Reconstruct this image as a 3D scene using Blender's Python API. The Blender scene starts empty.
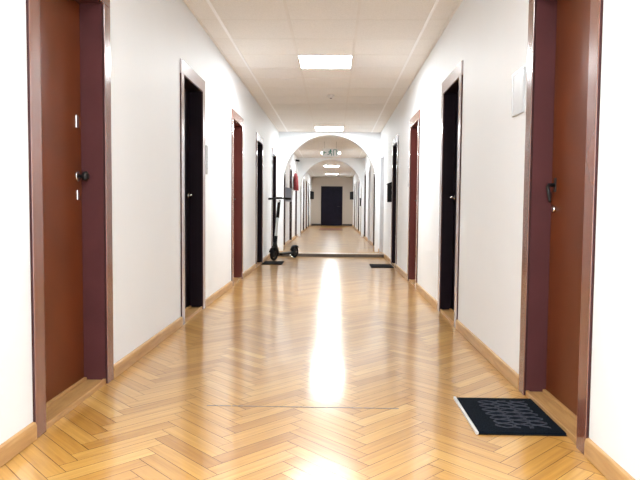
import bpy, bmesh, math, random
from mathutils import Vector, Matrix
random.seed(7)
SC = bpy.context.scene
C = SC.collection
PI = math.pi
# ---------------------------------------------------------------- dimensions
XL, XR, H = -1.215, 0.995, 2.592          # wall planes, ceiling height
XM = (XL + XR) / 2
Y0, Y1 = -3.0, 31.9                       # corridor ends
OPEN_H, CAS, DW = 2.0, 0.085, 0.86      # opening height, casing width, outer door width
ARCH_Y = (13.12, 19.85)

# ---------------------------------------------------------------- materials
def new_mat(name):
    m = bpy.data.materials.new(name); m.use_nodes = True
    nt = m.node_tree; b = nt.nodes['Principled BSDF']
    return m, nt, b
def N(nt, t, **kw):
    n = nt.nodes.new(t)
    for k, v in kw.items(): setattr(n, k, v)
    return n
def simple(name, col, rough=0.5, metal=0.0, ior=1.5, var=0.06, scale=8.0, bump=0.0, coat=0.0, emit=None, estr=0.0, spec=0.5):
    m, nt, b = new_mat(name)
    b.inputs['Specular IOR Level'].default_value = spec
    tc = N(nt, 'ShaderNodeTexCoord'); no = N(nt, 'ShaderNodeTexNoise'); no.inputs['Scale'].default_value = scale
    no.inputs['Detail'].default_value = 4
    nt.links.new(tc.outputs['Object'], no.inputs['Vector'])
    cr = N(nt, 'ShaderNodeValToRGB')
    lo = [max(0, c * (1 - var)) for c in col]; hi = [min(1, c * (1 + var)) for c in col]
    cr.color_ramp.elements[0].color = (*lo, 1); cr.color_ramp.elements[0].position = .3
    cr.color_ramp.elements[1].color = (*hi, 1); cr.color_ramp.elements[1].position = .7
    nt.links.new(no.outputs['Fac'], cr.inputs['Fac']); nt.links.new(cr.outputs['Color'], b.inputs['Base Color'])
    b.inputs['Roughness'].default_value = rough; b.inputs['Metallic'].default_value = metal
    b.inputs['IOR'].default_value = ior; b.inputs['Coat Weight'].default_value = coat
    b.inputs['Coat Roughness'].default_value = .12
    if bump:
        bp = N(nt, 'ShaderNodeBump'); bp.inputs['Strength'].default_value = bump; bp.inputs['Distance'].default_value = .002
        n2 = N(nt, 'ShaderNodeTexNoise'); n2.inputs['Scale'].default_value = scale * 12
        nt.links.new(tc.outputs['Object'], n2.inputs['Vector'])
        nt.links.new(n2.outputs['Fac'], bp.inputs['Height']); nt.links.new(bp.outputs['Normal'], b.inputs['Normal'])
    if emit:
        b.inputs['Emission Color'].default_value = (*emit, 1); b.inputs['Emission Strength'].default_value = estr
    return m

M = {}
M['wall'] = simple('wall_paint', (.86, .885, .905), .55, var=.012, scale=1.5, bump=.15)
M['wall_end'] = simple('end_wall_paint', (.50, .43, .36), .6, var=.02, scale=2)
M['trim_dark'] = simple('dark_skirting', (.04, .025, .02), .4)
M['casing'] = simple('casing_paint', (.18, .062, .038), .25, ior=1.7, var=.10, scale=3, coat=.5)
M['casing_pale'] = simple('casing_pale_gloss', (.50, .43, .44), .25, ior=1.7, var=.06, scale=3, coat=.5)  # glossy maroon casing; its grazing reflection is painted in as a pale base colour
M['casing_rose'] = simple('casing_rose_gloss', (.34, .17, .13), .25, ior=1.7, var=.06, scale=3, coat=.5)  # maroon casing with the pinkish grazing reflection painted into the base colour
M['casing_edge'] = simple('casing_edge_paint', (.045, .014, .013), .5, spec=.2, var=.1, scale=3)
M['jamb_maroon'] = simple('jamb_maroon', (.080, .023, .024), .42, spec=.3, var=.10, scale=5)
M['leaf_orange'] = simple('door_leaf_brown', (.135, .031, .007), .38, spec=.25, var=.14, scale=3)
M['leaf_red'] = simple('door_leaf_maroon', (.115, .022, .014), .38, spec=.25, var=.12, scale=3)
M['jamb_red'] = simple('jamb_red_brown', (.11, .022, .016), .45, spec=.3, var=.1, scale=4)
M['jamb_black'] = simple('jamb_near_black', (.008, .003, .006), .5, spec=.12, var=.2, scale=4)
M['leaf_black'] = simple('door_leaf_near_black', (.008, .004, .008), .45, spec=.15, var=.2, scale=4)
M['leaf_white'] = simple('door_leaf_white', (.70, .70, .72), .45, var=.03)
M['casing_white'] = simple('casing_white', (.55, .55, .57), .45, var=.05)
M['leaf_navy'] = simple('door_leaf_navy', (.008, .006, .014), .5, spec=.1, var=.2, scale=4)
M['chrome'] = simple('brushed_chrome', (.75, .75, .74), .22, metal=1, var=.03)
M['black_metal'] = simple('black_metal', (.010, .009, .009), .4, spec=.3, var=.1)
M['black_plastic'] = simple('black_plastic', (.007, .007, .008), .5, spec=.15, var=.15)
M['rubber'] = simple('black_rubber', (.006, .006, .007), .7, spec=.15, var=.2, scale=30, bump=.3)
M['mat'] = simple('mat_pile', (.006, .009, .014), .9, spec=.05, var=.45, scale=160, bump=.8)
M['mat_far'] = simple('dark_mat_pile', (.007, .006, .007), .9, spec=.05, var=.3, scale=120, bump=.6)
M['mat_brown'] = simple('brown_mat_pile', (.20, .07, .035), .9, var=.2, scale=80, bump=.6)
M['mat_line'] = simple('mat_grey_relief', (.045, .048, .062), .85, spec=.1, var=.25, scale=90, bump=.4)
M['white_plastic'] = simple('white_plastic', (.80, .80, .80), .35, var=.02)
M['plaque'] = simple('plaque_paper', (.64, .66, .67), .4, var=.03, scale=30)
M['grey_plastic'] = simple('grey_plastic', (.20, .20, .23), .4, var=.08)
M['silver_paint'] = simple('silver_paint', (.60, .61, .62), .3, metal=.4, var=.05)
M['red_fabric'] = simple('red_fabric', (.22, .02, .025), .85, var=.3, scale=20, bump=.4)
M['green'] = simple('sign_green', (.02, .16, .13), .4, var=.05, emit=(.02, .2, .16), estr=.15)
M['tbar'] = simple('ceiling_tbar', (.97, .97, .97), .28, var=.01)  # outer rails: the light they reflect is put into a whiter base colour
M['tbar_dull'] = simple('ceiling_tbar_dull', (.83, .80, .76), .5, var=.02)
M['strip'] = simple('floor_joint_grey', (.17, .145, .13), .6, var=.3, scale=40)
M['bar_top'] = simple('bar_brown_wood', (.33, .24, .17), .35, var=.15, scale=20)  # bar wood as lit from above, brightness painted into the colour
M['bar_front'] = simple('bar_dark_wood', (.10, .075, .06), .45, var=.15, scale=20)  # same bar wood with the shade on its front painted in

def ceiling_mat():
    m, nt, b = new_mat('ceiling_mineral_tile')
    tc = N(nt, 'ShaderNodeTexCoord')
    no = N(nt, 'ShaderNodeTexNoise'); no.inputs['Scale'].default_value = 90; no.inputs['Detail'].default_value = 3
    nt.links.new(tc.outputs['Object'], no.inputs['Vector'])
    cr = N(nt, 'ShaderNodeValToRGB'); cr.color_ramp.elements[0].position = .35; cr.color_ramp.elements[1].position = .6
    cr.color_ramp.elements[0].color = (.83, .81, .78, 1); cr.color_ramp.elements[1].color = (.89, .87, .84, 1)
    nt.links.new(no.outputs['Fac'], cr.inputs['Fac']); nt.links.new(cr.outputs['Color'], b.inputs['Base Color'])
    b.inputs['Roughness'].default_value = .8
    return m
M['ceiling'] = ceiling_mat()

def wood_mat(name, base, dark, light, rough, use_attr, grain_scale=(3, 60), coat=0.0, bump=.05):
    m, nt, b = new_mat(name)
    uv = N(nt, 'ShaderNodeUVMap'); uv.uv_map = 'UVMap'
    mp = N(nt, 'ShaderNodeMapping'); mp.inputs['Scale'].default_value = (grain_scale[0], grain_scale[1], 1)
    nt.links.new(uv.outputs['UV'], mp.inputs['Vector'])
    no = N(nt, 'ShaderNodeTexNoise'); no.inputs['Scale'].default_value = 1; no.inputs['Detail'].default_value = 5
    no.inputs['Distortion'].default_value = .6
    nt.links.new(mp.outputs['Vector'], no.inputs['Vector'])
    grain = N(nt, 'ShaderNodeValToRGB')
    grain.color_ramp.elements[0].position = .3; grain.color_ramp.elements[0].color = (.78, .72, .66, 1)
    grain.color_ramp.elements[1].position = .62; grain.color_ramp.elements[1].color = (1.0, 1.0, 1.0, 1)
    nt.links.new(no.outputs['Fac'], grain.inputs['Fac'])
    tone = N(nt, 'ShaderNodeValToRGB')
    e = tone.color_ramp.elements
    e[0].position = 0; e[0].color = (*dark, 1); e[1].position = 1; e[1].color = (*light, 1)
    mid = e.new(.45); mid.color = (*base, 1)
    if use_attr:
        at = N(nt, 'ShaderNodeAttribute'); at.attribute_name = 'tone'; nt.links.new(at.outputs['Fac'], tone.inputs['Fac'])
    else:
        n3 = N(nt, 'ShaderNodeTexNoise'); n3.inputs['Scale'].default_value = 2.5
        t2 = N(nt, 'ShaderNodeTexCoord'); nt.links.new(t2.outputs['Object'], n3.inputs['Vector'])
        nt.links.new(n3.outputs['Fac'], tone.inputs['Fac'])
    mx = N(nt, 'ShaderNodeMix'); mx.data_type = 'RGBA'; mx.blend_type = 'MULTIPLY'; mx.inputs[0].default_value = 1
    nt.links.new(tone.outputs['Color'], mx.inputs[6]); nt.links.new(grain.outputs['Color'], mx.inputs[7])
    nt.links.new(mx.outputs[2], b.inputs['Base Color'])
    b.inputs['Roughness'].default_value = rough
    b.inputs['Coat Weight'].default_value = coat; b.inputs['Coat Roughness'].default_value = .16
    b.inputs['Coat IOR'].default_value = 2.0
    bp = N(nt, 'ShaderNodeBump'); bp.inputs['Strength'].default_value = bump; bp.inputs['Distance'].default_value = .001
    nt.links.new(no.outputs['Fac'], bp.inputs['Height'])
    # slow waviness of a varnished floor
    t3 = N(nt, 'ShaderNodeTexCoord'); n4 = N(nt, 'ShaderNodeTexNoise'); n4.inputs['Scale'].default_value = 14; n4.inputs['Detail'].default_value = 2
    nt.links.new(t3.outputs['Object'], n4.inputs['Vector'])
    bp2 = N(nt, 'ShaderNodeBump'); bp2.inputs['Strength'].default_value = .12; bp2.inputs['Distance'].default_value = .004
    nt.links.new(n4.outputs['Fac'], bp2.inputs['Height']); nt.links.new(bp.outputs['Normal'], bp2.inputs['Normal'])
    nt.links.new(bp2.outputs['Normal'], b.inputs['Normal'])
    nt.links.new(bp2.outputs['Normal'], b.inputs['Coat Normal'])
    return m
M['floor'] = wood_mat('varnished_oak_parquet', (.58, .30, .058), (.43, .195, .028), (.72, .43, .12), .42, True, coat=.9)
M['gap'] = simple('parquet_joint', (.07, .028, .008), .6)
M['baseboard'] = wood_mat('baseboard_oak', (.52, .30, .115), (.40, .21, .07), (.64, .40, .18), .38, False, (4, 40))
M['sill'] = wood_mat('sill_oak', (.48, .27, .10), (.26, .12, .045), (.62, .38, .16), .38, False, (4, 40))

# ---------------------------------------------------------------- mesh helpers
def box(bm, x0, x1, y0, y1, z0, z1, mi=0):
    vs = [bm.verts.new((x, y, z)) for x in (x0, x1) for y in (y0, y1) for z in (z0, z1)]
    fs = []
    for q in ((0, 1, 3, 2), (4, 6, 7, 5), (0, 4, 5, 1), (2, 3, 7, 6), (0, 2, 6, 4), (1, 5, 7, 3)):
        f = bm.faces.new([vs[i] for i in q]); f.material_index = mi; fs.append(f)
    return vs, fs
def bbox(bm, x0, x1, y0, y1, z0, z1, bev=.002, mi=0):
    b2 = bmesh.new(); box(b2, x0, x1, y0, y1, z0, z1, mi)
    bmesh.ops.recalc_face_normals(b2, faces=b2.faces)
    bmesh.ops.bevel(b2, geom=b2.edges[:], offset=bev, segments=2, affect='EDGES', profile=.5)
    for f in b2.faces: f.material_index = mi
    join(bm, b2)
def join(bm, b2):
    me = bpy.data.meshes.new('t'); b2.to_mesh(me); b2.free(); bm.from_mesh(me); bpy.data.meshes.remove(me)
def tube(bm, pts, radii, seg=12, cap=True, mi=0):
    pts = [Vector(p) for p in pts]
    if not isinstance(radii, (list, tuple)): radii = [radii] * len(pts)
    rings = []
    up = Vector((0, 0, 1))
    for i, p in enumerate(pts):
        d = (pts[min(i + 1, len(pts) - 1)] - pts[max(i - 1, 0)]).normalized()
        a = d.cross(up)
        if a.length < 1e-3: a = d.cross(Vector((1, 0, 0)))
        a.normalize(); b = d.cross(a).normalized()
        rings.append([bm.verts.new(p + (a * math.cos(2 * PI * k / seg) + b * math.sin(2 * PI * k / seg)) * radii[i]) for k in range(seg)])
    for r0, r1 in zip(rings, rings[1:]):
        for k in range(seg):
            f = bm.faces.new((r0[k], r0[(k + 1) % seg], r1[(k + 1) % seg], r1[k])); f.smooth = True; f.material_index = mi
    if cap:
        f = bm.faces.new(rings[0]); f.material_index = mi
        f = bm.faces.new(rings[-1][::-1]); f.material_index = mi
def torus(bm, c, axis, R, r, seg=28, ring=10):
    axis = Vector(axis).normalized(); a = axis.orthogonal().normalized(); b = axis.cross(a)
    c = Vector(c); rs = []
    for i in range(seg):
        t = 2 * PI * i / seg; d = a * math.cos(t) + b * math.sin(t)
        rs.append([bm.verts.new(c + d * (R + r * math.cos(2 * PI * j / ring)) + axis * (r * math.sin(2 * PI * j / ring))) for j in range(ring)])
    for i in range(seg):
        for j in range(ring):
            f = bm.faces.new((rs[i][j], rs[(i + 1) % seg][j], rs[(i + 1) % seg][(j + 1) % ring], rs[i][(j + 1) % ring])); f.smooth = True
def obj(name, bm, mats, parent=None, recalc=True):
    if recalc: bmesh.ops.recalc_face_normals(bm, faces=bm.faces)
    me = bpy.data.meshes.new(name); bm.to_mesh(me); bm.free()
    if not isinstance(mats, (list, tuple)): mats = [mats]
    for m in mats: me.materials.append(m)
    o = bpy.data.objects.new(name, me); C.objects.link(o)
    if parent: o.parent = parent; o.matrix_parent_inverse = parent.matrix_world.inverted()
    return o
def uv_along(o):
    """box-projected UVs: u along the longest horizontal axis, v across"""
    me = o.data; uv = me.uv_layers.new(name='UVMap')
    for p in me.polygons:
        n = p.normal
        for li in p.loop_indices:
            v = me.vertices[me.loops[li].vertex_index].co
            uv.data[li].uv = (v.y, v.z + v.x) if abs(n.y) < .7 else (v.x, v.z)
def tag(o, label, cat, group=None, kind=None):
    o['label'] = label; o['category'] = cat
    if group: o['group'] = group
    if kind: o['kind'] = kind
    return o
def thing(name, label, cat, loc=(0, 0, 0), rotz=0, group=None, kind=None):
    o = bpy.data.objects.new(name, None); C.objects.link(o); o.empty_display_size = .1
    o.location = loc; o.rotation_euler = (0, 0, rotz)
    return tag(o, label, cat, group, kind)
def child(name, bm, mats, parent):
    """mesh given in the parent's own coordinates"""
    bmesh.ops.recalc_face_normals(bm, faces=bm.faces)
    me = bpy.data.meshes.new(name); bm.to_mesh(me); bm.free()
    if not isinstance(mats, (list, tuple)): mats = [mats]
    for m in mats: me.materials.append(m)
    o = bpy.data.objects.new(name, me); C.objects.link(o); o.parent = parent
    return o

# ---------------------------------------------------------------- floor : herringbone parquet
def build_floor():
    L, w, g = .385, .070, .0012
    PH = 0.0
    px = .14                                    # phase across the corridor
    verts, faces, tone, uvs = [], [], [], []
    c45 = math.sqrt(.5)
    def rot(u, v): return ((u - v) * c45 , (u + v) * c45)
    def put(u0, v0, u1, v1, along_u):
        cx, cy = rot((u0 + u1) / 2, (v0 + v1) / 2); cx += px
        if not (XL - .12 < cx < XR + .12 and Y0 < cy < Y1 + .05): return
        t = min(1, max(0, random.gauss(.5, .16)))
        tx = random.gauss(0, .0011); ty = random.gauss(0, .0008); dz = random.gauss(0, .00004)
        i = len(verts); ou, ov = random.random() * 40, random.random() * 40
        for (u, v) in ((u0 + g, v0 + g), (u1 - g, v0 + g), (u1 - g, v1 - g), (u0 + g, v1 - g)):
            x, y = rot(u, v)
            du, dv = u - (u0 + u1) / 2, v - (v0 + v1) / 2
            verts.append((x + px, y, dz + tx * du + ty * dv))
            uvs.append((du + ou, dv + ov) if along_u else (dv + ou, du + ov))
        faces.append((i, i + 1, i + 2, i + 3)); tone.append(t)
    for j in range(-6, 7):
        for k in range(-50, 400):
            ou = k * w + j * L; ov = k * w - j * L
            put(ou, ov, ou + L, ov + w, True)
            put(ou + L, ov + w - L, ou + L + w, ov + w, False)
    nplank = len(faces)
    i = len(verts)
    for x, y in ((XL - .2, Y0 - .1), (XR + .2, Y0 - .1), (XR + .2, Y1 + .2), (XL - .2, Y1 + .2)):
        verts.append((x, y, -.0025)); uvs.append((x, y))
    faces.append((i, i + 1, i + 2, i + 3)); tone.append(.3)
    me = bpy.data.meshes.new('floor'); me.from_pydata(verts, [], faces)
    uv = me.uv_layers.new(name='UVMap')
    for li, l in enumerate(me.loops): uv.data[li].uv = uvs[l.vertex_index]
    at = me.attributes.new('tone', 'FLOAT', 'FACE')
    for a, t in zip(at.data, tone): a.value = t
    me.materials.append(M['floor']); me.materials.append(M['gap'])
    me.polygons[nplank].material_index = 1
    o = bpy.data.objects.new('floor', me); C.objects.link(o)
    tag(o, 'glossy golden oak herringbone parquet floor of the corridor', 'floor', kind='structure')
build_floor()

# ---------------------------------------------------------------- doors
left_y = [2.37, 4.73, 7.09, 9.31, 11.68, 14.02, 16.37, 18.72, 21.2, 23.55, 25.9, 28.25]
right_y = [2.30, 4.76, 7.09, 9.42, 12.02, 14.15, 16.5, 18.75, 21.2, 23.55, 25.9, 28.25]
left_k = ['orange', 'black', 'red', 'black', 'black', 'black', 'black', 'black', 'red', 'black', 'red', 'black']
right_k = ['orange', 'black', 'red', 'black', 'white', 'black', 'white', 'black', 'red', 'black', 'white', 'black']
lab_l = ['open-recessed orange-brown door with maroon frame, nearest on the left wall',
         'near-black door in brown glossy frame, second door on the left wall',
         'red-brown door in maroon frame, third door on the left wall',
         'near-black door by the small mat in front of the scooter, left wall',
         'dark door behind the scooter handlebar just before the arch on the left wall',
         'dark door just past the first arch on the left wall',
         'dark door on left wall, second past the first arch',
         'dark door on left wall just past the red hanging jacket',
         'reddish door on left wall, first past the second arch',
         'dark door on left wall, second past the second arch',
         'reddish door on left wall, third past the second arch',
         'dark door on left wall, nearest to the far end wall']
lab_l[0] = 'orange-brown door deep in maroon frame, nearest on the left wall'
lab_r = ['orange-brown door behind the black doormat, nearest on the right wall',
         'near-black door with chrome lever, second door on the right wall',
         'red-brown door in maroon frame, third door on the right wall',
         'near-black door beside the black letter box on the right wall',
         'white door just before the arch on the right wall',
         'dark door just past the first arch on the right wall',
         'white door on right wall, second past the first arch',
         'dark door just before the second arch on the right wall',
         'reddish door on right wall, first past the second arch',
         'dark door on right wall, second past the second arch',
         'white door on right wall, third past the second arch',
         'dark door on right wall, nearest to the far end wall']
DEP = .115
def width_of(y): return .84 if abs(y - 2.30) < 1e-6 else DW
def make_door(idx, side, y0, kind, label):
    """local coords: x out of the wall into the corridor, y along corridor from y0, z up"""
    root = thing('door_%d' % idx, label, 'door', (XL if side < 0 else XR, y0, 0), 0, None, 'structure')
    s = 1 if side < 0 else -1                    # +s = into the corridor
    DEP = .115 if side < 0 else .098
    def X(a, b): return (min(s * a, s * b), max(s * a, s * b))
    cas = {'white': M['casing_white'], 'black': M['casing_pale'], 'red': M['casing_rose'], 'orange': M['casing']}[kind]
    leafm = {'orange': M['leaf_orange'], 'black': M['leaf_black'], 'red': M['leaf_red'], 'white': M['leaf_white']}[kind]
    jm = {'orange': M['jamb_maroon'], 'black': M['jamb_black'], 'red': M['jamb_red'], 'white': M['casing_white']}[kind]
    W = width_of(y0)
    a, b = CAS, W - CAS
    # casing: two uprights and a head on the wall face
    bm = bmesh.new(); t = .014
    x0, x1 = X(-.004, t)
    bbox(bm, x0, x1, 0, a, 0, OPEN_H, .003); bbox(bm, x0, x1, b, W, 0, OPEN_H, .003)
    bbox(bm, x0, x1, 0, W, OPEN_H, OPEN_H + .108, .003)
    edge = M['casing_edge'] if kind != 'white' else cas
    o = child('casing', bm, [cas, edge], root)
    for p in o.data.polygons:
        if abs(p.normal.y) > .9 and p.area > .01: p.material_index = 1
    # jamb lining
    bm = bmesh.new(); x0, x1 = X(-DEP - .05, 0)
    box(bm, x0, x1, a - .02, a + .002, 0, OPEN_H + .02); box(bm, x0, x1, b - .002, b + .02, 0, OPEN_H + .02)
    box(bm, x0, x1, a, b, OPEN_H - .002, OPEN_H + .02)
    x0, x1 = X(-DEP - .012, -DEP + .010)         # rebate stops the leaf shuts against
    child('jamb', bm, jm, root)
    # sill
    bm = bmesh.new(); x0, x1 = X(-DEP - .05, -.012)
    box(bm, x0, x1, a, b, -.001, .022)
    x0, x1 = X(-.014, .004); bbox(bm, x0, x1, a, b, -.001, .028, .004)
    x0, x1 = X(-DEP - .002, -DEP + .016); bbox(bm, x0, x1, a, b, .020, .036, .004)
    o = child('sill', bm, M['sill'], root); uv_along(o)
    # leaf
    bm = bmesh.new(); x0, x1 = X(-DEP - .042, -DEP)
    bbox(bm, x0, x1, a + .003, b - .003, .030, OPEN_H - .004, .002)
    leaf = child('door_leaf', bm, leafm, root)
    fx = s * (-DEP)
    def hardware(name, y, z, parts, mat):
        bm = bmesh.new()
        for p in parts: p(bm, y, z)
        return child(name, bm, mat, leaf)
    def rosette(r, t):
        return lambda bm, y, z: tube(bm, [(fx, y, z), (fx + s * t * .7, y, z), (fx + s * t, y, z)], [r, r, r * .8], 18)
    def slotplate(hh, ww):
        return lambda bm, y, z: bbox(bm, *sorted((fx, fx + s * .006)), y - ww, y + ww, z - hh, z + hh, .003)
    def lever(dy, dz=0):
        def f(bm, y, z):
            tube(bm, [(fx, y, z), (fx + s * .034, y, z), (fx + s * .040, y + dy * .1, z + dz * .1), (fx + s * .040, y + dy, z + dz)], [.009, .009, .009, .007], 10)
        return f
    def knob(bm, y, z):
        tube(bm, [(fx, y, z), (fx + s * .028, y, z), (fx + s * .032, y, z), (fx + s * .050, y, z), (fx + s * .058, y, z)], [.010, .010, .024, .026, .014], 16)
    if idx <= 2 or y0 < 12:
        hy = b - .055
        if kind == 'orange' and side < 0:
            hardware('knob_plate', hy, 1.105, [rosette(.026, .008)], M['chrome'])
            hardware('door_knob', hy, 1.105, [knob], M['black_metal'])
            hardware('upper_lock', hy - .0, 1.385, [slotplate(.033, .016)], M['chrome'])
            hardware('keyhole_plate', hy, 1.008, [slotplate(.026, .013)], M['chrome'])
        elif kind == 'orange':
            hardware('door_handle', hy, 1.075, [slotplate(.035, .014), lever(-.045, -.085)], M['black_metal'])
            hardware('keyhole_plate', hy, .955, [rosette(.016, .012)], M['chrome'])
        else:
            hardware('door_handle', hy, 1.055, [rosette(.022, .008), lever(-.11)], M['chrome'] if kind != 'red' else M['black_metal'])
    return root
n = 0
for i, (y, k) in enumerate(zip(left_y, left_k)):
    n += 1; make_door(n, -1, y, k, lab_l[i])
for i, (y, k) in enumerate(zip(right_y, right_k)):
    n += 1; make_door(n, 1, y, k, lab_r[i])
# far end door (double width dark leaf)
root = thing('door_%d' % (n + 1), 'dark navy door in the middle of the far end wall', 'door', (XM - .01, Y1, 0), 0, None, 'structure')
bm = bmesh.new(); hw = .52
bbox(bm, -hw - .05, -hw, -.03, .02, 0, 2.04, .004); bbox(bm, hw, hw + .05, -.03, .02, 0, 2.04, .004); bbox(bm, -hw - .05, hw + .05, -.03, .02, 2.04, 2.09, .004)
child('casing', bm, M['leaf_black'], root)
bm = bmesh.new(); bbox(bm, -hw, hw, -.02, .02, .01, 2.04, .003)
lf = child('door_leaf', bm, M['leaf_navy'], root)
bm = bmesh.new(); tube(bm, [(.40, -.02, 1.03), (.40, -.07, 1.03), (.30, -.07, 1.03)], .012, 10)
child('door_handle', bm, M['black_metal'], lf)

# ---------------------------------------------------------------- walls
def side_wall(name, xf, s, ys, label):
    T = .24; x0, x1 = sorted((xf, xf - s * T))
    bm = bmesh.new(); prev = Y0
    for y in ys:
        a, b = y + CAS - .018, y + width_of(y) - CAS + .018
        box(bm, x0, x1, prev, a, -.02, H + .05)
        box(bm, x0, x1, a, b, OPEN_H + .018, H + .05)
        prev = b
    box(bm, x0, x1, prev, Y1 + .1, -.02, H + .05)
    o = obj(name, bm, M['wall'])
    tag(o, label, 'wall', kind='structure')
side_wall('wall_left', XL, 1, left_y, 'long white left wall with a row of doors')
side_wall('wall_right', XR, -1, right_y, 'long white right wall with a row of doors')
bm = bmesh.new(); box(bm, XL - .1, XR + .1, Y1 + .012, Y1 + .2, -.02, H + .05)
tag(obj('wall_back', bm, M['wall_end']), 'beige end wall around the dark far door', 'wall', kind='structure')

def arch_wall(name, y, label):
    bm = bmesh.new(); r = 1.015; zs = 1.525; T = .28; cx = XM + .005; n = 40
    prof = [(cx - r, 0), (cx - r, zs)] + [(cx - r * math.cos(PI * k / n), zs + r * math.sin(PI * k / n)) for k in range(1, n)] + [(cx + r, zs), (cx + r, 0)]
    top = H + .02; xl, xr = XL - .02, XR + .02
    outer = [(xl, 0), (xl, zs)]
    for k in range(1, n): outer.append((cx - (r * math.cos(PI * k / n)) * ((xr - xl) / 2 / r), top))
    outer += [(xr, zs), (xr, 0)]
    def lay(yy): return [bm.verts.new((x, yy, z)) for x, z in prof], [bm.verts.new((x, yy, z)) for x, z in outer]
    pf, of = lay(y); pb, ob = lay(y + T)
    for i in range(len(prof) - 1):
        if i == 1:   # left corner fan
            cf = bm.verts.new((xl, y, top)); cb = bm.verts.new((xl, y + T, top))
            bm.faces.new((pf[i], of[i], cf, of[i + 1], pf[i + 1])); bm.faces.new((pb[i], pb[i + 1], ob[i + 1], cb, ob[i]))
        elif i == len(prof) - 3:
            cf = bm.verts.new((xr, y, top)); cb = bm.verts.new((xr, y + T, top))
            bm.faces.new((pf[i], of[i], cf, of[i + 1], pf[i + 1])); bm.faces.new((pb[i], pb[i + 1], ob[i + 1], cb, ob[i]))
        else:
            bm.faces.new((pf[i], of[i], of[i + 1], pf[i + 1])); bm.faces.new((pb[i], pb[i + 1], ob[i + 1], ob[i]))
        f = bm.faces.new((pf[i], pf[i + 1], pb[i + 1], pb[i])); f.smooth = 1 <= i < len(prof) - 2
    tag(obj(name, bm, M['wall']), label, 'wall', kind='structure')
arch_wall('wall_arch', ARCH_Y[0], 'white wall with a round arch, nearer of the two')
arch_wall('wall_arch.001', ARCH_Y[1], 'white wall with a round arch, farther of the two')

# ---------------------------------------------------------------- ceiling
lights_y = [-4.85 + 1.9, .83, 6.53, 12.2, 17.75, 23.3, 28.9]
def build_ceiling():
    bm = bmesh.new()
    z = H
    box(bm, XL - .1, XR + .1, Y0, Y1 + .1, z, z + .05, 0)
    xs = [-1.02, -.41, .19, .80]
    for i, x in enumerate(xs):
        box(bm, x - .012, x + .012, Y0, Y1, z - .004, z + .001, 1 if i in (0, 3) else 2)
    y = 6.53 - .6 * 15
    while y < Y1:
        if y > Y0: box(bm, XL, XR, y - .007, y + .007, z - .002, z + .001, 2)
        y += .6
    box(bm, XL, XL + .022, Y0, Y1, z - .006, z + .001, 2); box(bm, XR - .022, XR, Y0, Y1, z - .006, z + .001, 2)
    tag(obj('ceiling', bm, [M['ceiling'], M['tbar'], M['tbar_dull']]), 'white suspended tile ceiling with thin grid rails', 'ceiling', kind='structure')
build_ceiling()

# ---------------------------------------------------------------- baseboards
def baseboard(name, xf, s, ys, label):
    bm = bmesh.new(); segs = []; prev = Y0
    for y in ys: segs.append((prev, y)); prev = y + width_of(y)
    segs.append((prev, Y1))
    for a, b in segs:
        prof = [(0, .003), (.017, .003), (.017, .058), (.013, .070), (.006, .074), (0, .074)]
        r0 = [bm.verts.new((xf + s * x, a + .002, z)) for x, z in prof]; r1 = [bm.verts.new((xf + s * x, b - .002, z)) for x, z in prof]
        for i in range(len(prof)):
            j = (i + 1) % len(prof); bm.faces.new((r0[i], r0[j], r1[j], r1[i]))
        bm.faces.new(r0); bm.faces.new(r1[::-1])
    o = obj(name, bm, M['baseboard']); uv_along(o)
    tag(o, label, 'baseboard', kind='structure')
baseboard('baseboard_left', XL, 1, left_y, 'light oak skirting board along the left wall')
baseboard('baseboard_right', XR, -1, right_y, 'light oak skirting board along the right wall')
bm = bmesh.new()
bbox(bm, XL + .02, XM - .01 - .575, Y1 - .02, Y1 + .015, .002, .10, .004); bbox(bm, XM - .01 + .575, XR - .02, Y1 - .02, Y1 + .015, .002, .10, .004)
tag(obj('baseboard_back', bm, M['trim_dark']), 'dark skirting board at the foot of the far end wall', 'baseboard', kind='structure')

# floor trims
bm = bmesh.new()
x = -.60
while x < .28:
    w = .0025 + .002 * math.sin(x * 9) ** 2
    box(bm, x, x + .055, 2.82 - w, 2.82 + w, -.001, .0012); x += .055 + random.random() * .006
tag(obj('trim_1', bm, M['strip']), 'thin grey joint line across the parquet in the foreground', 'floor strip', kind='structure')
bm = bmesh.new()
bbox(bm, XL + .02, XR - .02, 11.62, 11.84, -.001, .052, .004, 1)
bbox(bm, XL + .02, XR - .02, 11.61, 11.85, .050, .062, .003, 0)
tag(obj('trim_2', bm, [M['bar_top'], M['bar_front']]), 'low brown wooden threshold bar across the corridor before the arch', 'threshold', kind='structure')

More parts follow.
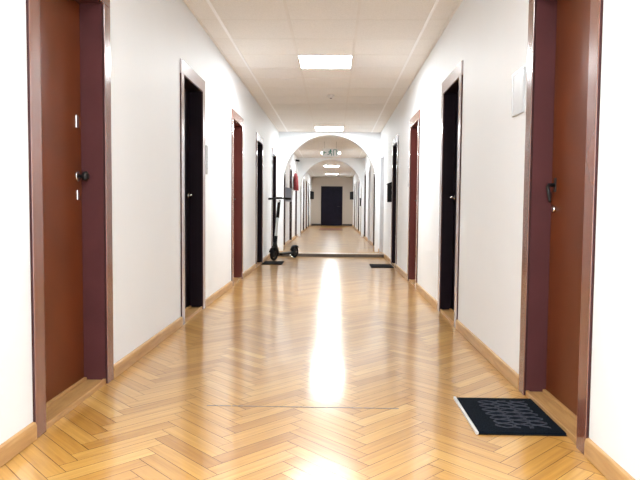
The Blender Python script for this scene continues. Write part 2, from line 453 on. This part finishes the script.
# ---------------------------------------------------------------- ceiling lights
em = bpy.data.materials.new('light_diffuser'); em.use_nodes = True
nt = em.node_tree; nt.nodes.clear()
e = N(nt, 'ShaderNodeEmission'); e.inputs['Color'].default_value = (.92, .97, 1.0, 1); e.inputs['Strength'].default_value = 40.0
o_ = N(nt, 'ShaderNodeOutputMaterial'); nt.links.new(e.outputs[0], o_.inputs[0]); M['diffuser'] = em
def light_label(i):
    return ['square white ceiling light panel behind the viewpoint', 'square white ceiling light panel overhead near the viewpoint', 'large square white ceiling light panel, nearest in view',
            'white ceiling light panel just in front of the first arch', 'white ceiling light panel between the two arches, behind exit sign',
            'white ceiling light panel just past the second arch', 'white ceiling light panel nearest to the far end wall'][i]
for i, y in enumerate(lights_y):
    t = thing('ceiling_light', light_label(i), 'ceiling light', (-.11, y + .3, H - .012), 0, 'square ceiling light panels')
    bm = bmesh.new(); a = .298
    for (x0, x1, q0, q1) in ((-a, a, -a, -a + .014), (-a, a, a - .014, a), (-a, -a + .014, -a + .014, a - .014), (a - .014, a, -a + .014, a - .014)):
        box(bm, x0, x1, q0, q1, 0, .013)
    child('frame', bm, M['white_plastic'], t)
    bm = bmesh.new(); box(bm, -a + .014, a - .014, -a + .014, a - .014, .003, .010)
    child('diffuser', bm, M['diffuser'], t)

# smoke detector
t = thing('smoke_detector', 'small round smoke detector on the ceiling between the light panels', 'smoke detector', (-.06, 8.85, H))
bm = bmesh.new(); tube(bm, [(0, 0, 0), (0, 0, -.02), (0, 0, -.035), (0, 0, -.042)], [.05, .05, .04, .02], 20); child('housing', bm, M['white_plastic'], t)
bm = bmesh.new(); tube(bm, [(0, 0, -.040), (0, 0, -.050)], [.018, .014], 12); child('sensor', bm, M['grey_plastic'], t)

# exit sign
t = thing('exit_sign', 'hanging white exit sign with green running figure under the arch', 'exit sign', (-.10, 15.0, 2.22))
bm = bmesh.new(); bbox(bm, -.20, .20, -.015, .015, 0, .20, .005); child('panel', bm, M['white_plastic'], t)
bm = bmesh.new()
tube(bm, [(-.15, 0, .19), (-.15, 0, H - 2.22)], .006, 8); child('hanger', bm, M['chrome'], t)
bm = bmesh.new(); tube(bm, [(.15, 0, .19), (.15, 0, H - 2.22)], .006, 8); child('hanger', bm, M['chrome'], t)
bm = bmesh.new(); yy = -.0165
def poly(bm, pts):
    f = [bm.verts.new((x, yy, z)) for x, z in pts]; b = [bm.verts.new((x, yy + .003, z)) for x, z in pts]
    bm.faces.new(f); bm.faces.new(b[::-1])
    for i in range(len(pts)):
        j = (i + 1) % len(pts); bm.faces.new((f[i], b[i], b[j], f[j]))
def stroke(bm, a, b, w):
    d = Vector((b[0] - a[0], b[1] - a[1])).normalized(); n_ = Vector((-d.y, d.x)) * w / 2
    poly(bm, [(a[0] + n_.x, a[1] + n_.y), (b[0] + n_.x, b[1] + n_.y), (b[0] - n_.x, b[1] - n_.y), (a[0] - n_.x, a[1] - n_.y)])
poly(bm, [(.005 + .018 * math.cos(k * PI / 6), .163 + .018 * math.sin(k * PI / 6)) for k in range(12)])
stroke(bm, (.0, .150), (-.012, .085), .036); stroke(bm, (-.012, .09), (.035, .065), .018); stroke(bm, (.033, .068), (.025, .022), .016)
stroke(bm, (-.012, .09), (-.045, .05), .018); stroke(bm, (-.043, .052), (-.075, .050), .014)
stroke(bm, (0, .14), (.045, .115), .013); stroke(bm, (0, .145), (-.045, .125), .013); stroke(bm, (-.043, .127), (-.055, .095), .012)
child('running_figure', bm, M['green'], t); bm = bmesh.new()
for (a, b) in (((.075, .03), (.075, .17)), ((.075, .17), (.15, .17)), ((.15, .17), (.15, .03))): stroke(bm, a, b, .014)
child('doorway_symbol', bm, M['green'], t); bm = bmesh.new()
stroke(bm, (-.175, .10), (-.10, .10), .016); stroke(bm, (-.175, .10), (-.145, .13), .014); stroke(bm, (-.175, .10), (-.145, .07), .014)
child('arrow_symbol', bm, M['green'], t)

# small dome camera high on the left wall before the second arch
t = thing('security_camera', 'tiny dark camera high on the left wall near second arch', 'camera', (XL, 18.1, 2.37))
bm = bmesh.new(); bbox(bm, -.006, .05, -.03, .03, -.03, .03, .006); child('bracket', bm, M['white_plastic'], t)
bm = bmesh.new(); tube(bm, [(.04, .04, 0), (.16, -.06, -.02)], [.03, .03], 12); child('camera_body', bm, M['black_plastic'], t)

# ---------------------------------------------------------------- wall plaques
def plaque(y0, y1, z0, z1, side, label, lines, name='wall_plaque', group=None):
    xf = XL if side < 0 else XR; s = 1 if side < 0 else -1
    t = thing(name, label, 'wall sign', (xf, y0, z0), 0, group)
    w, h = y1 - y0, z1 - z0
    bm = bmesh.new()
    X = lambda a, b: sorted((s * a, s * b))
    for q in ((0, w, 0, .008), (0, w, h - .008, h), (0, .008, .008, h - .008), (w - .008, w, .008, h - .008)):
        bbox(bm, *X(0, .012), q[0], q[1], q[2], q[3], .001)
    child('frame', bm, M['silver_paint'], t)
    bm = bmesh.new(); box(bm, *X(0, .007), .008, w - .008, .008, h - .008); child('face', bm, M['plaque'], t)
    if lines:
        for k in range(lines):
            bm = bmesh.new()
            z = h * (.82 - .62 * k / max(1, lines - 1)); ln = w * random.uniform(.35, .7)
            box(bm, *X(.0065, .008), w * .15, w * .15 + ln, z, z + .006)
            child('text_line', bm, M['grey_plastic'], t)
plaque(3.205, 3.40, 1.465, 1.70, 1, 'pale grey square plaque on right wall beside the nearest door', 0)
plaque(5.66, 5.72, 1.26, 1.53, -1, 'slim white nameplate strip on left wall past the second door', 6, 'name_plate')
plaque(8.02, 8.09, 1.24, 1.52, 1, 'slim white nameplate strip on right wall past third door', 6, 'name_plate')

# ---------------------------------------------------------------- letter boxes
def letter_box(y, z0, h, d, w, side, mat, label):
    xf = XL if side < 0 else XR; s = 1 if side < 0 else -1
    t = thing('letter_box', label, 'letter box', (xf, y, z0))
    e0 = -.006
    X = lambda a, b: sorted((s * a, s * b))
    bm = bmesh.new(); bbox(bm, *X(e0, d), 0, w, 0, h * .86, .006); child('box_body', bm, mat, t)
    bm = bmesh.new()
    vs = [(0, h * .86), (d + .012, h * .86), (d + .006, h * .91), (0, h)]
    r0 = [bm.verts.new((s * x, -.008, z)) for x, z in vs]; r1 = [bm.verts.new((s * x, w + .008, z)) for x, z in vs]
    for i in range(4):
        j = (i + 1) % 4; bm.faces.new((r0[i], r0[j], r1[j], r1[i]))
    bm.faces.new(r0); bm.faces.new(r1[::-1]); child('lid', bm, mat, t)
    bm = bmesh.new(); box(bm, *X(d, d + .003), w * .2, w * .8, h * .70, h * .74); child('slot', bm, M['chrome'], t)
letter_box(10.38, 1.06, .35, .07, .14, 1, M['black_plastic'], 'black letter box on right wall past the fourth door')
letter_box(15.05, 1.10, .36, .15, .28, -1, M['grey_plastic'], 'grey letter box on left wall past the first arch, above scooter')
letter_box(20.9, 1.02, .30, .09, .22, 1, M['black_plastic'], 'black letter box on right wall just past the second arch')
letter_box(30.6, 1.38, .42, .19, .12, -1, M['black_plastic'], 'black box high on the left wall at the far end')
letter_box(30.6, 1.38, .42, .19, .12, 1, M['black_plastic'], 'black box high on the right wall at the far end')

# ---------------------------------------------------------------- red jacket on a hook
t = thing('hanging_jacket', 'dark red jacket hanging on left wall past the first arch', 'jacket', (XL, 17.85, 1.46))
bm = bmesh.new(); tube(bm, [(0, 0, .52), (.06, 0, .50), (.075, 0, .53)], .008, 8); tube(bm, [(0, 0, .52), (.008, 0, .52)], .025, 12); child('hook', bm, M['chrome'], t)
def loft(bm, rings, seg=16):
    rs = []
    for (cx, cy, z, rx, ry) in rings:
        rs.append([bm.verts.new((cx + rx * math.cos(2 * PI * k / seg) * (1 + .10 * math.sin(3 * 2 * PI * k / seg + z * 20)), cy + ry * math.sin(2 * PI * k / seg), z)) for k in range(seg)])
    for a, b in zip(rs, rs[1:]):
        for k in range(seg):
            f = bm.faces.new((a[k], a[(k + 1) % seg], b[(k + 1) % seg], b[k])); f.smooth = True
    bm.faces.new(rs[0]); bm.faces.new(rs[-1][::-1])
bm = bmesh.new(); loft(bm, [(.09, 0, 0, .075, .19), (.085, 0, .12, .07, .17), (.08, 0, .28, .068, .17), (.075, 0, .40, .06, .19), (.07, 0, .46, .045, .10), (.068, 0, .50, .03, .05)])
child('jacket_body', bm, M['red_fabric'], t)
for sg in (-1, 1):
    bm = bmesh.new(); tube(bm, [(.08, sg * .15, .44), (.085, sg * .205, .38), (.09, sg * .225, .2), (.10, sg * .22, .03)], [.035, .042, .036, .03], 10)
    child('sleeve', bm, M['red_fabric'], t)

# ---------------------------------------------------------------- doormats
def mat_at(cx, cy, w, l, mat, label, rot=0, name='doormat', edging=None, pattern=False, th=.011):
    t = thing(name, label, 'doormat', (cx, cy, 0), rot)
    bm = bmesh.new(); bbox(bm, -w / 2, w / 2, -l / 2, l / 2, .0005, .004, .001)
    child('backing', bm, M['rubber'], t)
    bm = bmesh.new(); bbox(bm, -w / 2 + .008, w / 2 - .008, -l / 2 + .008, l / 2 - .008, .003, th, .002)
    child('pile', bm, mat, t)
    if edging:
        bm = bmesh.new(); bbox(bm, -w / 2 - .006, -w / 2 + .006, -l / 2, l / 2, .0005, th + .002, .002); child('edge_strip', bm, edging, t)
    if pattern:
        bm = bmesh.new()
        for k, ph in enumerate((0, PI)):          # interlaced waving bands running along the mat
            for j in range(3):
                pts = []
                for q in range(41):
                    u = q / 40
                    y = (-.41 + .82 * u) * l * .92
                    x = (-.02 + .15 * (j - .9)) * w * 1.25 + .11 * w * math.sin(u * PI * 7 + ph + j * .5) + .02 * w * math.sin(u * 37 + j)
                    pts.append((x + .06 * w, y, th + .0005))
                tube(bm, pts, .0035, 6)
        child('relief_lines', bm, M['mat_line'], t)
    return t
mat_at(.808, 2.742, .385, .48, M['mat'], 'black doormat with grey wavy lines on parquet by nearest right door', 0, edging=M['silver_paint'], pattern=True)
mat_at(-1.03, 10.20, .345, .58, M['mat_far'], 'black doormat by left wall in front of the scooter')
mat_at(.79, 9.86, .37, .56, M['mat_far'], 'small black doormat at right wall beside the fourth door')
mat_at(-.12, 26.6, 1.0, 2.2, M['mat_brown'], 'reddish-brown mat on floor in front of the far door')

# ---------------------------------------------------------------- electric scooter
P0 = Vector((-1.065, 10.68, 0)); P1 = Vector((-.735, 11.34, 0))     # front and rear wheel contact points
d = (P0 - P1); L = d.length; ang = math.atan2(d.y, d.x)
t = thing('electric_scooter', 'black electric kick scooter parked diagonally by left wall before arch', 'scooter', (P1.x, P1.y, 0), ang)
# local: x forward (rear wheel 0 -> front wheel L), y sideways, z up
R = .118
def wheel(x, name):
    bm = bmesh.new(); torus(bm, (x, 0, R), (0, 1, 0), R - .024, .024); w = child(name, bm, M['rubber'], t)
    bm = bmesh.new(); tube(bm, [(x, -.022, R), (x, .022, R)], [.062, .062], 20); tube(bm, [(x, -.045, R), (x, .045, R)], [.014, .014], 10)
    child('hub', bm, M['black_metal'], w)
wheel(0, 'wheel'); wheel(L, 'wheel')
bm = bmesh.new(); bbox(bm, .13, L - .16, -.075, .075, .085, .125, .012); child('deck', bm, M['black_plastic'], t)
bm = bmesh.new()
for sg in (-1, 1):
    tube(bm, [(0, sg * .045, R), (.08, sg * .05, .11), (.15, sg * .05, .105)], .013, 8)
child('rear_fork', bm, M['black_metal'], t)
def fender(x0, a0, a1, rr, name):
    bm = bmesh.new(); rows = []
    for k in range(13):
        a = a0 + (a1 - a0) * k / 12
        rows.append([bm.verts.new((x0 + q * math.cos(a), yv, R + q * math.sin(a))) for q, yv in ((rr - .012, -.040), (rr, -.030), (rr + .002, 0), (rr, .030), (rr - .012, .040))])
    for a_, b_ in zip(rows, rows[1:]):
        for k in range(4): f = bm.faces.new((a_[k], a_[k + 1], b_[k + 1], b_[k])); f.smooth = True
    o = child(name, bm, M['black_plastic'], t); sm = o.modifiers.new('s', 'SOLIDIFY'); sm.thickness = .004
fender(0, .2, 2.5, .125, 'rear_fender'); fender(L, .3, 2.9, .125, 'front_fender')
bm = bmesh.new()
for sg in (-1, 1):
    tube(bm, [(L, sg * .045, R), (L - .02, sg * .05, .24), (L - .035, sg * .02, .27)], .015, 8)
tube(bm, [(L - .03, 0, .25), (L - .045, 0, .33)], [.040, .034], 12)
child('front_fork', bm, M['black_metal'], t)
tube_pts = lambda a: (L - .03 - .145 * a, 0, .25 + .86 * a)
bm = bmesh.new(); tube(bm, [(L - .15, 0, .105), (L - .10, 0, .14), (L - .045, 0, .29)], [.032, .034, .034], 12); child('neck', bm, M['black_plastic'], t)
bm = bmesh.new(); tube(bm, [tube_pts(.08), tube_pts(.62)], [.024, .022], 14); child('lower_stem', bm, M['silver_paint'], t)
bm = bmesh.new(); tube(bm, [tube_pts(.0), tube_pts(.22)], [.034, .032], 14); child('folding_joint', bm, M['black_plastic'], t)
bm = bmesh.new(); tube(bm, [tube_pts(.60), tube_pts(.97)], [.029, .027], 14); child('upper_stem', bm, M['black_plastic'], t)
hb = tube_pts(1.0)
bm = bmesh.new(); tube(bm, [(hb[0] - .01, -.23, hb[2] - .004), (hb[0], -.08, hb[2] + .006), (hb[0], .08, hb[2] + .006), (hb[0] - .01, .23, hb[2] - .004)], .014, 10)
hbo = child('handlebar', bm, M['black_metal'], t)
for sg in (-1, 1):
    bm = bmesh.new(); tube(bm, [(hb[0] - .006, sg * .12, hb[2] + .002), (hb[0] - .01, sg * .235, hb[2] - .004)], .019, 10); child('grip', bm, M['rubber'], hbo)
    bm = bmesh.new(); tube(bm, [(hb[0], sg * .10, hb[2]), (hb[0] + .045, sg * .12, hb[2] - .015), (hb[0] + .04, sg * .20, hb[2] - .02)], .006, 8); child('brake_lever', bm, M['black_metal'], hbo)
bm = bmesh.new(); bbox(bm, hb[0] - .03, hb[0] + .035, -.045, .045, hb[2] - .01, hb[2] + .03, .008); child('display', bm, M['black_plastic'], hbo)
bm = bmesh.new(); tube(bm, [(hb[0] + .03, 0, hb[2] - .045), (hb[0] + .055, 0, hb[2] - .047)], [.024, .022], 14); child('headlight', bm, M['white_plastic'], t)
bm = bmesh.new(); tube(bm, [(.34, .07, .09), (.31, .13, .045), (.30, .17, .004)], [.009, .008, .010], 8); child('kickstand', bm, M['chrome'], t)

# ---------------------------------------------------------------- camera
cam = bpy.data.cameras.new('camera'); co = bpy.data.objects.new('camera', cam); C.objects.link(co)
pitch, yaw, roll, eye = .0538, -.0227, -.0088, .953
def rowmap(v):
    c, s = math.cos(yaw), math.sin(yaw); v = (c * v[0] - s * v[1], s * v[0] + c * v[1], v[2])
    c, s = math.cos(pitch), math.sin(pitch); v = (v[0], c * v[1] - s * v[2], s * v[1] + c * v[2])
    x, dep, z = v
    c, s = math.cos(roll), math.sin(roll); x, z = c * x - s * z, s * x + c * z
    return (x, z, -dep)
cols = [rowmap(e_) for e_ in ((1, 0, 0), (0, 1, 0), (0, 0, 1))]
Rm = Matrix(((cols[0][0], cols[1][0], cols[2][0]), (cols[0][1], cols[1][1], cols[2][1]), (cols[0][2], cols[1][2], cols[2][2])))
co.matrix_world = Matrix.Translation((0, 0, eye)) @ Rm.transposed().to_4x4()
cam.sensor_width = 36; cam.lens = 600 / 640 * 36; cam.clip_start = .02; cam.clip_end = 200
SC.camera = co

# ---------------------------------------------------------------- world (daylight through the open end behind) and look
w = bpy.data.worlds.new('daylight'); SC.world = w; w.use_nodes = True
bg = w.node_tree.nodes['Background']; bg.inputs['Color'].default_value = (.86, .93, 1, 1); bg.inputs['Strength'].default_value = 4.0
SC.view_settings.view_transform = 'Standard'
SC.view_settings.look = 'None'
SC.view_settings.exposure = 0.82
